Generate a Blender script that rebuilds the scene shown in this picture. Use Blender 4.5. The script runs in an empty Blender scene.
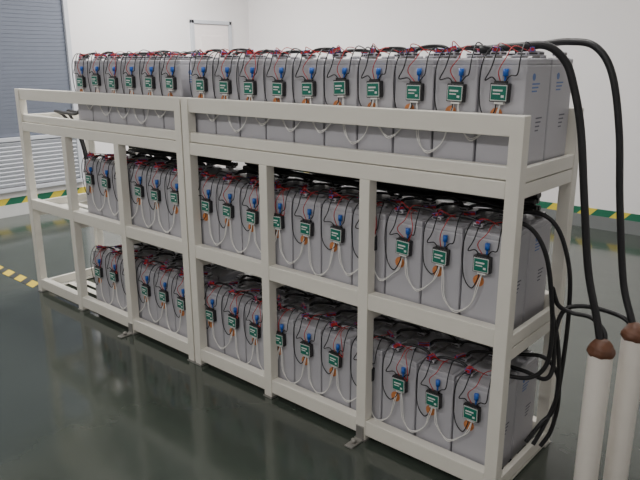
import bpy, bmesh, math, random
import numpy as np
from mathutils import Vector, Matrix, noise
random.seed(7)
S=bpy.context.scene
COL=S.collection
# ---------------------------------------------------------------- materials
def mat(name,col,rough=0.5,metal=0.0,var=0.06,scale=12,bump=0.0,emit=0,coat=0.0,spec=0.5):
    m=bpy.data.materials.new(name); m.use_nodes=True
    nt=m.node_tree; b=nt.nodes['Principled BSDF']
    b.inputs['Roughness'].default_value=rough; b.inputs['Metallic'].default_value=metal
    b.inputs['Specular IOR Level'].default_value=spec
    if coat: b.inputs['Coat Weight'].default_value=coat
    tc=nt.nodes.new('ShaderNodeTexCoord'); n=nt.nodes.new('ShaderNodeTexNoise')
    n.inputs['Scale'].default_value=scale; n.inputs['Detail'].default_value=4
    nt.links.new(tc.outputs['Object'],n.inputs['Vector'])
    mx=nt.nodes.new('ShaderNodeMix'); mx.data_type='RGBA'
    mx.inputs[6].default_value=[max(0,c*(1-var)) for c in col]+[1]
    mx.inputs[7].default_value=[min(1,c*(1+var)) for c in col]+[1]
    nt.links.new(n.outputs['Fac'],mx.inputs[0]); nt.links.new(mx.outputs[2],b.inputs['Base Color'])
    if bump:
        bp=nt.nodes.new('ShaderNodeBump'); bp.inputs['Strength'].default_value=bump; bp.inputs['Distance'].default_value=0.002
        nt.links.new(n.outputs['Fac'],bp.inputs['Height']); nt.links.new(bp.outputs['Normal'],b.inputs['Normal'])
    if emit:
        b.inputs['Emission Color'].default_value=[*col,1]; b.inputs['Emission Strength'].default_value=emit
    return m
def stripes(name,c1,c2,axis,freq,duty=0.5,slant=0.0,other=2):
    m=mat(name,c1,0.5); nt=m.node_tree; b=nt.nodes['Principled BSDF']
    tc=nt.nodes.new('ShaderNodeTexCoord'); sx=nt.nodes.new('ShaderNodeSeparateXYZ'); nt.links.new(tc.outputs['Object'],sx.inputs[0])
    def math_(op,a,bv):
        k=nt.nodes.new('ShaderNodeMath'); k.operation=op
        nt.links.new(a,k.inputs[0])
        if isinstance(bv,(int,float)): k.inputs[1].default_value=bv
        else: nt.links.new(bv,k.inputs[1])
        return k.outputs[0]
    a=math_('MULTIPLY',sx.outputs[axis],freq)
    z=math_('MULTIPLY',sx.outputs[other],slant)
    s=math_('ADD',a,z); f=math_('FRACT',s,0.0); g=math_('GREATER_THAN',f,duty)
    mx=nt.nodes.new('ShaderNodeMix'); mx.data_type='RGBA'
    mx.inputs[6].default_value=[*c1,1]; mx.inputs[7].default_value=[*c2,1]
    nt.links.new(g,mx.inputs[0]); nt.links.new(mx.outputs[2],b.inputs['Base Color'])
    return m
M={}
M['steel']=mat('cream_paint',(0.78,0.755,0.68),0.32,var=0.03,scale=6)
M['body']=mat('grey_abs_plastic',(0.455,0.45,0.485),0.32,var=0.04,scale=5)
M['lid']=mat('lid_plastic',(0.38,0.38,0.41),0.4,var=0.04)
M['black']=mat('black_rubber',(0.012,0.012,0.014),0.45)
M['blackp']=mat('black_plastic',(0.02,0.02,0.022),0.35)
M['white']=mat('white_wire',(0.82,0.81,0.78),0.4)
M['red']=mat('red_plastic',(0.45,0.02,0.02),0.4)
M['blue']=mat('blue_plastic',(0.02,0.12,0.5),0.35)
M['green']=mat('green_label',(0.0,0.16,0.11),0.4)
M['face']=mat('module_face',(0.72,0.74,0.72),0.4)
M['orange']=mat('orange_sticker',(0.60,0.22,0.07),0.5,var=0.5,scale=120)
M['lead']=mat('terminal_metal',(0.5,0.48,0.45),0.35,metal=1.0)
M['zinc']=mat('zinc_plate',(0.35,0.34,0.32),0.45,metal=0.6,var=0.2)
M['pvc']=mat('pvc_pipe',(0.80,0.76,0.70),0.35)
M['putty']=mat('brown_tape',(0.13,0.055,0.03),0.5,var=0.4,scale=40,bump=0.6)
M['wall']=mat('painted_plaster',(0.76,0.74,0.74),0.7,var=0.015,scale=2,bump=0.05)
M['ceil']=mat('ceiling_paint',(0.8,0.8,0.78),0.8,var=0.02)
M['base']=mat('baseboard_grey',(0.17,0.18,0.18),0.35)
M['basew']=mat('baseboard_white',(0.55,0.56,0.55),0.35)
M['blind']=mat('blind_slat',(0.18,0.20,0.25),0.5)
M['louvre']=mat('louvre_white',(0.50,0.52,0.56),0.5)
M['cab']=mat('door_paint',(0.80,0.74,0.73),0.4)
M['labelblue']=mat('printed_blue',(0.12,0.20,0.45),0.5)
M['print']=mat('printed_dark',(0.12,0.12,0.16),0.5)
M['tube']=mat('tube_glow',(1.0,0.97,0.92),0.5,emit=7,var=0)
M['stripeX']=stripes('wall_tape_x',(0.62,0.50,0.05),(0.01,0.13,0.07),0,3.2,0.42,slant=-3)
M['stripeY']=stripes('wall_tape_y',(0.62,0.50,0.05),(0.01,0.13,0.07),1,3.2,0.42,slant=-3)
M['ftape']=stripes('floor_tape_mat',(0.65,0.48,0.04),(0.04,0.045,0.045),0,5.0,0.55,slant=4,other=1)
fm=mat('epoxy_floor',(0.042,0.053,0.043),0.13,var=0.25,scale=1.2,spec=0.85)
nt=fm.node_tree; b=nt.nodes['Principled BSDF']
n2=nt.nodes.new('ShaderNodeTexNoise'); n2.inputs['Scale'].default_value=3.5; n2.inputs['Detail'].default_value=3
tc=[n for n in nt.nodes if n.type=='TEX_COORD'][0]; nt.links.new(tc.outputs['Object'],n2.inputs['Vector'])
mr=nt.nodes.new('ShaderNodeMapRange'); mr.inputs[3].default_value=0.06; mr.inputs[4].default_value=0.18
nt.links.new(n2.outputs['Fac'],mr.inputs[0]); nt.links.new(mr.outputs[0],b.inputs['Roughness'])
bp=nt.nodes.new('ShaderNodeBump'); bp.inputs['Strength'].default_value=0.2; bp.inputs['Distance'].default_value=0.01
nt.links.new(n2.outputs['Fac'],bp.inputs['Height']); nt.links.new(bp.outputs['Normal'],b.inputs['Normal'])
M['floor']=fm
# ---------------------------------------------------------------- mesh builder
class MB:
    def __init__(s,mats): s.bm=bmesh.new(); s.m=mats
    def _fin(s,vs,mt,bev=0,seg=2,smooth=False):
        fs=set(f for v in vs for f in v.link_faces)
        for f in fs: f.material_index=s.m.index(mt); f.smooth=smooth
        if bev:
            es=list(set(e for v in vs for e in v.link_edges))
            bmesh.ops.bevel(s.bm,geom=es,offset=bev,segments=seg,profile=0.5,affect='EDGES',clamp_overlap=True)
    def box(s,x0,x1,y0,y1,z0,z1,mt,bev=0,rot=None,seg=2):
        mt4=Matrix.Translation(((x0+x1)/2,(y0+y1)/2,(z0+z1)/2))
        if rot is not None: mt4=mt4@rot
        mt4=mt4@Matrix.Diagonal((abs(x1-x0),abs(y1-y0),abs(z1-z0),1))
        r=bmesh.ops.create_cube(s.bm,size=1,matrix=mt4); s._fin(r['verts'],mt,bev,seg)
    def cyl(s,c,r,h,mt,axis='Z',n=16,r2=None,bev=0):
        rot={'Z':Matrix(),'X':Matrix.Rotation(math.pi/2,4,'Y'),'Y':Matrix.Rotation(math.pi/2,4,'X')}[axis]
        q=bmesh.ops.create_cone(s.bm,cap_ends=True,segments=n,radius1=r,radius2=r if r2 is None else r2,depth=h,matrix=Matrix.Translation(c)@rot)
        s._fin(q['verts'],mt,0)
        for f in set(f for v in q['verts'] for f in v.link_faces):
            if len(f.verts)==4: f.smooth=True
    def mesh(s,name):
        me=bpy.data.meshes.new(name); s.bm.to_mesh(me); s.bm.free()
        for k in s.m: me.materials.append(M[k])
        return me
def obj(name,data,parent=None,loc=(0,0,0)):
    o=bpy.data.objects.new(name,data); COL.objects.link(o); o.location=loc
    if parent: o.parent=parent
    return o
def empty(name,loc=(0,0,0)):
    o=bpy.data.objects.new(name,None); o.empty_display_size=0.05; COL.objects.link(o); o.location=loc; return o
def crom(P,n=7):
    P=[Vector(p) for p in P]; Q=[P[0]*2-P[1]]+P+[P[-1]*2-P[-2]]; out=[]
    for i in range(1,len(Q)-2):
        a,b_,c,d=Q[i-1:i+3]
        for k in range(n):
            t=k/n
            out.append(0.5*((2*b_)+(c-a)*t+(2*a-5*b_+4*c-d)*t*t+(3*b_-a-3*c+d)*t**3))
    out.append(P[-1]); return out
def tubes(name,paths,r,mt,parent=None,res=2,n=6):
    cu=bpy.data.curves.new(name,'CURVE'); cu.dimensions='3D'; cu.bevel_depth=r; cu.bevel_resolution=res; cu.use_fill_caps=True
    for P in paths:
        q=crom(P,n); sp=cu.splines.new('POLY'); sp.points.add(len(q)-1)
        for i,p in enumerate(q): sp.points[i].co=(*p,1)
        sp.use_smooth=True
    cu.materials.append(M[mt]); return obj(name,cu,parent)
# ---------------------------------------------------------------- room
XL,XR,YB,YF,H=-4.32,4.6,4.5,-4.6,3.2
def room(name,*a,mt='wall'):
    b=MB([mt]); b.box(*a,mt); return obj(name,b.mesh(name))
room('floor',XL-.1,XR+.1,YF-.1,YB+.1,-.1,0,mt='floor')
room('ceiling',XL-.1,XR+.1,YF-.1,YB+.1,H,H+.1,mt='ceil')
room('wall_left',XL-.1,XL,YF,YB,0,H)
room('wall_back',XL-.1,XR+.1,YB,YB+.1,0,H)
room('wall_right',XR,XR+.1,YF,YB,0,H)
room('wall_front',XL-.1,XR+.1,YF-.1,YF,0,H)
DY0,DY1=3.52,4.10
room('baseboard_back',XL,XR,YB-.012,YB,0,.13,mt='base')
b=MB(['basew']); b.box(XL,XL+.012,YF,DY0-.06,0,.13,'basew'); b.box(XL,XL+.012,DY1+.06,YB-.012,0,.13,'basew'); obj('baseboard_left',b.mesh('baseboard_left'))
room('trim_1',XL,XR,YB-.008,YB,.13,.20,mt='stripeX')
room('trim_2',XL,XL+.008,YF,DY0-.06,.13,.20,mt='stripeY')
b=MB(['ftape']); b.box(XL+.2,-1.9,0.0,.08,0,.002,'ftape'); obj('floor_marking_tape',b.mesh('floor_marking_tape'))
w=empty('window_1',(XL,0,0))
b=MB(['louvre']); 
y0,y1=-1.6,1.80
b.box(0,.05,y0,y0+.05,.27,2.9,'louvre',.004); b.box(0,.05,y1-.05,y1,.27,2.9,'louvre',.004)
b.box(0,.05,y0,y1,2.85,2.9,'louvre',.004); b.box(0,.055,y0,y1,.27,.31,'louvre',.004); b.box(0,.05,y0,y1,.80,.84,'louvre',.004)
b.box(0,.05,.08,.12,.27,.84,'louvre',.004)
for i in range(11):
    z=.33+i*.043; b.box(.008,.038,y0+.05,y1-.05,z,z+.03,'louvre',rot=Matrix.Rotation(.5,4,'Y'))
obj('window_frame',b.mesh('window_frame'),w)
b=MB(['blind']); b.box(0,.006,y0+.05,y1-.05,.84,2.85,'blind')
for i in range(50):
    z=.85+i*.04; b.box(.012,.018,y0+.05,y1-.05,z,z+.037,'blind',rot=Matrix.Rotation(.22,4,'Y'))
obj('blind_slats',b.mesh('blind_slats'),w)
d=empty('door_1',(XL,0,0))
b=MB(['cab','lead']); b.box(0,.022,DY0,DY1,.005,2.08,'cab',.003)
b.box(.02,.028,DY0+.1,DY1-.1,.25,.95,'cab',.006); b.box(.02,.028,DY0+.1,DY1-.1,1.12,1.94,'cab',.006)
b.cyl((.05,DY0+.06,1.0),.009,.06,'lead',axis='X'); b.cyl((.075,DY0+.11,1.0),.009,.11,'lead',axis='Y')
obj('door_leaf',b.mesh('door_leaf'),d)
b=MB(['louvre']); b.box(0,.04,DY0-.05,DY0-.004,0,2.13,'louvre',.004); b.box(0,.04,DY1+.004,DY1+.05,0,2.13,'louvre',.004); b.box(0,.04,DY0-.05,DY1+.05,2.084,2.13,'louvre',.004)
obj('door_frame',b.mesh('door_frame'),d)
# ---------------------------------------------------------------- racks
D=.525; T=.05
ZT=1.433
def rack(x0,x1,mids,name):
    e=empty(name,(0,0,0))
    b=MB(['steel'])
    ends=[x0,x1-T]
    for y in (0,D-T):
        for x in ends: b.box(x,x+T,y,y+T,.006,ZT,'steel',.003)
        for x in mids: b.box(x,x+T,y,y+T,.006,1.155,'steel',.003)
    obj('posts',b.mesh('posts'),e)
    b=MB(['steel'])
    for y in (0.002,D-T+.002):
        for (za,zb) in ((.03,.10),(.615,.685)):
            xs=[x0+T,mids[0],mids[0]+T,mids[1],mids[1]+T,x1-T]
            for i in range(0,6,2): b.box(xs[i],xs[i+1],y,y+T-.004,za,zb,'steel',.003)
        b.box(x0+T,x1-T,y,y+T-.004,1.155,1.215,'steel',.003)
        b.box(x0+T,x1-T,y+.008,y+T-.008,1.218,1.265,'steel',.004)
        b.box(x0+T,x1-T,y+.004,y+T-.004,ZT-.07,ZT,'steel',.003)
    obj('long_beams',b.mesh('long_beams'),e)
    b=MB(['steel'])
    for x in ends+mids:
        for (za,zb) in ((.56,.607),(1.155,1.207)):
            b.box(x+.003,x+T-.003,T,D-T,za,zb,'steel',.003)
        b.box(x+.003,x+T-.003,T,D-T,.0065,.012,'steel')
    for x,s in ((x0,0),(x1-T,1)):
        xa,xb=(x+.026,x+T-.002) if s else (x+.002,x+.024)
        for za,zb in ((.02,.075),(.612,.66),(1.21,1.262)): b.box(xa,xb,T,D-T,za,zb,'steel',.003)
    for zz in (.019,.6135,1.2135):
        for ya,yb in ((.056,.10),(.20,.245),(.28,.325),(.42,.47)):
            b.box(x0+T,x1-T,ya,yb,zz-.006,zz-.001,'steel')
    obj('cross_members',b.mesh('cross_members'),e)
    b=MB(['zinc'])
    for x in ends+mids:
        for y in (0,D-T): b.box(x-.004,x+T+.004,y-.006,y+T+.006,0,.006,'zinc')
    for x in mids[1:]:
        b.box(x+.005,x+T-.005,-.085,0.004,0,.008,'zinc',.002)
        b.box(x+.005,x+T-.005,-.006,0,.0,.07,'zinc',.002); b.cyl((x+T/2,-.045,.016),.012,.016,'zinc',n=6)
    obj('foot_plates',b.mesh('foot_plates'),e)
    return e
rack(.005,1.787,[.550,1.125],'battery_rack'); rack(-1.80,-.005,[-1.235,-.640],'battery_rack')
# ---------------------------------------------------------------- cells
CW,CD,CH=.166,.198,.398
def cell_mesh():
    b=MB(['body','lid','blackp','lead','red','labelblue','print'])
    b.box(-CW/2,CW/2,0,CD,0,CH-.020,'body',.006)
    b.box(-CW/2+.0015,CW/2-.0015,.0015,CD-.0015,CH-.022,CH,'body',.005)
    b.box(-CW/2+.012,CW/2-.012,.012,CD-.012,CH-.004,CH+.002,'lid')
    for (x,y) in ((-.045,.05),(.045,.15)):
        b.cyl((x,y,CH+.006),.014,.012,'lead'); b.box(x-.02,x+.02,y-.025,y+.025,CH+.008,CH+.024,'blackp',.005)
    b.cyl((0,.10,CH+.006),.016,.012,'lid'); 
    b.cyl((CW/2+.0002,.06,CH-.06),.012,.001,'labelblue',axis='X',n=14)
    for k in range(3): b.box(CW/2-.0005,CW/2+.0006,.05,.11-.01*k,CH-.085-.012*k,CH-.080-.012*k,'labelblue')
    for k in range(4): b.box(CW/2-.0005,CW/2+.0006,.10,.15-.008*k,CH-.20-.014*k,CH-.195-.014*k,'print')
    return b.mesh('cell')
def module_mesh():
    b=MB(['blackp','face','green','lead','white'])
    b.box(-.034,.034,-.020,0,-.031,.031,'blackp',.003)
    b.box(-.030,.030,-.0225,-.0195,-.028,.026,'face',.001)
    b.box(-.0265,.0265,-.0235,-.0222,-.024,.022,'green')
    b.box(-.020,.014,-.0242,-.0234,.004,.010,'face'); b.box(-.020,.006,-.0242,-.0234,-.006,-.002,'face')
    b.box(.010,.020,-.0242,-.0234,-.016,-.008,'face')
    b.box(-.022,.022,-.017,-.004,.030,.038,'blackp',.001); b.box(-.018,.018,-.016,-.004,-.039,-.030,'white',.001)
    return b.mesh('module')
CM=cell_mesh(); MM=module_mesh()
YFc=.062
for lvl,z0 in enumerate((.019,.6135,1.2135)):
    if lvl==2: xsR=[.103+.1742*i for i in range(10)]; xsL=[-.145-.1755*i for i in range(6)]
    else: xsR=[.094+.1725*i for i in range(10)]; xsL=[-.160-.1725*i for i in range(6)]
    e=empty('battery_bank',(0,0,0))
    blk=[];red=[];wht=[];thick=[]
    bb=MB(['blue','orange','red','blackp'])
    R_=random.uniform
    for grp in (xsL[::-1],xsR):
        for i,x in enumerate(grp):
            for row,y in enumerate((YFc,YFc+CD+.006)):
                obj('battery_cell',CM,e,(x,y,z0))
            zm=z0+.282+R_(-.008,.008); dx=R_(-.006,.010)+.006
            mo=obj('monitor_module',MM,e,(x+dx,YFc-.001,zm)); mo.rotation_euler=(0,R_(-.05,.05),0)
            y=YFc; zt=z0+CH; xm=x+dx
            a=R_(-.012,.012)
            blk.append([(x-.045,y+.05,zt+.02),(x-.05,y+.01,zt+.028+R_(0,.02)),(x-.068,y-.014,zt-.01),(x-.076+a*.3,y-.016,zt-.09),(x-.066,y-.014,zt-.17+a),(x-.035,y-.012,zt-.205+a),(xm-.015,y-.013,zm-.06),(xm-.012,y-.012,zm-.035)])
            blk.append([(x+.045,y+.15,zt+.02),(x+.05,y+.05,zt+.035+R_(0,.02)),(x+.062,y-.008,zt+.005),(x+.060,y-.02,zt-.05),(xm+.035,y-.016,zm+.055),(xm+.015,y-.012,zm+.034)])
            blk.append([(x-.03,y+.06,zt+.02),(x-.02,y,zt+.03+R_(0,.02)),(x-.035,y-.016,zt-.03),(x-.054,y-.018,zt-.07),(xm-.03,y-.018,zm+.050),(xm-.015,y-.012,zm+.034)])
            red.append([(x+.03,y+.14,zt+.02),(x+.02,y+.03,zt+.03+R_(0,.02)),(x+.012,y-.012,zt+.0),(x-.01+a,y-.018,zt-.04),(xm-.002,y-.012,zm+.036)])
            if R_(0,1)<.3: red.append([(x+.01,y+.05,zt+.02),(x+.03,y,zt+.02),(x+.05,y-.016,zt-.03),(x+.045+a,y-.018,zt-.08),(xm+.02,y-.012,zm+.036)])
            ang=R_(-1,1)
            bb.box(x-.055+R_(-.01,.01),x-.035,y+.02,y+.055,zt+.022,zt+.034+R_(0,.010),'red',.002,rot=Matrix.Rotation(ang*.4,4,'Y')@Matrix.Rotation(ang,4,'Z'))
            bb.box(x+.03,x+.045,y+.10,y+.15,zt+.022,zt+.037,'red',.002,rot=Matrix.Rotation(ang,4,'Z'))
            red.append([(x-.045,y+.04,zt+.025),(x-.03,y+.02,zt+.04+R_(0,.02)),(x-.0,y+.02,zt+.03+R_(0,.02)),(x+.02,y+.06,zt+.02)])
            bb.cyl((xm+.014,y-.010,zt-.045),.009,.024,'blue',n=10); bb.cyl((xm+.014,y-.010,zt-.067),.004,.02,'blue',n=8)
            bb.cyl((x-.014,y-.0006,z0+.216),.022,.0016,'orange',axis='Y',n=24)
            if i<len(grp)-1:
                xn=grp[i+1]; s=R_(.08,.14)
                for k in (0,.007):
                    wht.append([(xm+.008,y-.010,zm-.035),(xm+.011+k,y-.014,zm-.08),(xm+.02+k,y-.014,z0+s+.03),((x+xn)/2-.01,y-.013,z0+s-.01-k),(xn-.035,y-.013,z0+s+.03),(xn-.006-k,y-.014,zm-.08),(xn+.002,y-.010,zm-.035)])
                for yy in (.05,.25):
                    h=R_(.012,.026)
                    thick.append([(x-.045,y+yy,zt+.015),(x,y+yy+.005,zt+.018+h),(xn-.09,y+yy+.01,zt+.018+h),(xn-.045,y+yy,zt+.015)])
                thick.append([(x+.045,y+.15,zt+.015),(x+.06,y+.18,zt+.035),(xn-.06,y+.22,zt+.035),(xn-.045,y+.25,zt+.015)])
    if lvl<2:
        # black cables added over the rear cells to block and darken the gap behind
        gap_filler=[]
        for gx in (xsL[::-1],xsR):
            for (yy,zz) in ((.385,.032),(.412,.034),(.44,.031),(.395,.058),(.425,.060),(.41,.085),(.436,.083)):
                P=[]; q=gx[0]-.06
                while q<gx[-1]+.08:
                    P.append((q,yy+R_(-.006,.006),z0+CH+zz+R_(-.006,.007))); q+=.11
                gap_filler.append(P)
        tubes('added_gap_cables',gap_filler,.012,'black',e,n=5)
    obj('caps_clips_and_stickers',bb.mesh('caps'),e)
    tubes('black_sense_wires',blk,.0023,'black',e); tubes('red_sense_wires',red,.0017,'red',e)
    tubes('white_signal_wires',wht,.0018,'white',e); tubes('power_links',thick,.0062,'black',e)
# ---------------------------------------------------------------- conduits and cables
def conduit(x,y,h,r):
    e=empty('pvc_conduit_pipe',(x,y,0))
    bm=bmesh.new(); n=32
    prof=[(r,0),(r,h),(r*.985,h+.002),(r*.90,h+.002),(r*.90,h-.1)]
    rings=[]
    for (rr,z) in prof: rings.append([bm.verts.new((rr*math.cos(2*math.pi*i/n),rr*math.sin(2*math.pi*i/n),z)) for i in range(n)])
    for a,b_ in zip(rings,rings[1:]):
        for i in range(n):
            f=bm.faces.new((a[i],a[(i+1)%n],b_[(i+1)%n],b_[i])); f.smooth=True
    me=bpy.data.meshes.new('pipe'); bm.to_mesh(me); bm.free(); me.materials.append(M['pvc']); obj('pipe',me,e)
    b=MB(['pvc']); b.cyl((0,0,.012),r*1.25,.024,'pvc',n=32); obj('floor_collar',b.mesh('collar'),e)
    bm=bmesh.new(); bmesh.ops.create_icosphere(bm,subdivisions=4,radius=1)
    for v in bm.verts:
        d=v.co.copy(); k=1+.10*noise.noise(d*1.7+Vector((x*9,y*9,0)))+.025*noise.noise(d*6)+.018*math.sin(d.z*18+d.x*3)
        v.co=Vector((d.x*r*1.10*k,d.y*r*1.10*k,(d.z*.032*k)+h+.012+(.014 if d.z>0 else 0)*(1-d.x*d.x-d.y*d.y)))
    for f in bm.faces: f.smooth=True
    me=bpy.data.meshes.new('tape_wrap'); bm.to_mesh(me); bm.free(); me.materials.append(M['putty']); obj('tape_wrap',me,e)
conduit(2.035,.235,.60,.042); conduit(2.115,.325,.655,.042)
e=empty('power_cable')
tubes('cable_run',[[(1.55,.12,1.640),(1.66,.17,1.650),(1.75,.21,1.652),(1.81,.235,1.60),(1.845,.245,1.51),(1.88,.25,1.37),(1.915,.25,1.14),(1.955,.25,.89),(2.005,.245,.72),(2.033,.236,.62)]],.0135,'black',e,n=12,res=5)
e=empty('power_cable')
tubes('cable_run',[[(1.58,.34,1.640),(1.68,.35,1.66),(1.77,.36,1.668),(1.86,.36,1.65),(1.925,.36,1.56),(1.97,.36,1.37),(2.0,.36,1.13),(2.045,.355,.85),(2.09,.335,.73),(2.113,.326,.68)]],.0125,'black',e,n=12,res=5)
e=empty('jumper_cables')
tubes('cable_loops',[
 [(1.60,.12,1.03),(1.70,.16,1.045),(1.77,.18,1.02),(1.82,.2,.93),(1.845,.22,.78),(1.858,.23,.62),(1.85,.22,.50),(1.80,.19,.445),(1.69,.16,.435)],
 [(1.60,.32,1.03),(1.72,.33,1.05),(1.80,.34,1.0),(1.852,.35,.86),(1.865,.36,.70),(1.865,.36,.50),(1.86,.34,.32),(1.835,.30,.20),(1.815,.26,.13)],
 [(2.112,.33,.67),(2.07,.34,.712),(1.98,.35,.722),(1.90,.34,.716),(1.86,.31,.69),(1.85,.28,.60),(1.86,.27,.48),(1.84,.25,.43),(1.76,.25,.436),(1.67,.26,.43)],
 [(2.034,.24,.61),(2.03,.27,.665),(1.97,.30,.70),(1.90,.29,.705),(1.855,.27,.73),(1.838,.24,.80),(1.84,.26,.70),(1.855,.30,.58),(1.868,.32,.42),(1.862,.31,.28),(1.83,.28,.22),(1.81,.2,.17)],
 [(1.67,.36,.44),(1.78,.37,.46),(1.84,.38,.40),(1.855,.38,.28),(1.845,.36,.16),(1.82,.33,.09)],
 ],.0085,'black',e,n=10,res=4)
e=empty('shelf_cables')
tubes('cable_run',[
 [(-1.0,.10,1.64),(-1.10,.11,1.63),(-1.16,.12,1.52),(-1.20,.14,1.36),(-1.30,.16,1.285),(-1.50,.18,1.278),(-1.70,.22,1.278),(-1.74,.30,1.24),(-1.72,.40,1.10),(-1.68,.42,.85),(-1.66,.40,.68)],
 [(-1.0,.32,1.64),(-1.12,.33,1.62),(-1.18,.32,1.45),(-1.26,.28,1.29),(-1.45,.24,1.282),(-1.64,.28,1.276),(-1.69,.34,1.20),(-1.66,.38,1.0),(-1.62,.38,.75),(-1.55,.36,.64)]],.010,'black',e,n=10,res=3)
# ---------------------------------------------------------------- lights
def fixture(x,y,rot,pw):
    e=empty('ceiling_light',(x,y,H)); e.rotation_euler=(0,0,rot)
    b=MB(['louvre','tube']); b.box(-.62,.62,-.09,.09,-.04,0,'louvre',.004); 
    b.cyl((0,-.04,-.055),.014,1.2,'tube',axis='X'); b.cyl((0,.04,-.055),.014,1.2,'tube',axis='X')
    obj('fixture_body',b.mesh('fx'),e)
    l=bpy.data.lights.new('tube_area','AREA'); l.shape='RECTANGLE'; l.size=1.2; l.size_y=.2; l.energy=pw; l.color=(1,.97,.94)
    obj('tube_area',l,e,(0,0,-.08))
for x,y,p in ((-3.0,2.6,130),(-3.0,-.4,66),(-.6,2.9,35),(1.9,2.9,30),(0.2,-2.4,40),(-1.2,.6,50),(2.6,-2.6,26),(1.4,.3,30)):
    fixture(x,y,0,p)
wd=bpy.data.worlds.new('World'); S.world=wd; wd.use_nodes=True
wd.node_tree.nodes['Background'].inputs[0].default_value=(.8,.85,1,1); wd.node_tree.nodes['Background'].inputs[1].default_value=.3
# ---------------------------------------------------------------- camera
p=np.array([648.0363, -0.7175, 0.2677, -0.0017, 2.6722, -2.0099])
def Rm(yaw,pitch,roll):
    cy,sy=math.cos(yaw),math.sin(yaw);cp,sp=math.cos(pitch),math.sin(pitch)
    fwd=np.array([sy*cp,cy*cp,-sp]);right=np.array([cy,-sy,0]);up=np.cross(right,fwd)
    cr,sr=math.cos(roll),math.sin(roll)
    return cr*right+sr*up,-sr*right+cr*up,fwd
r,u,f=Rm(*p[1:4])
cam=bpy.data.cameras.new('camera'); cam.sensor_width=36; cam.lens=p[0]/640*36; cam.clip_start=.02
co=bpy.data.objects.new('camera',cam); COL.objects.link(co)
co.matrix_world=Matrix(((r[0],u[0],-f[0],p[4]),(r[1],u[1],-f[1],p[5]),(r[2],u[2],-f[2],1.6),(0,0,0,1)))
S.camera=co
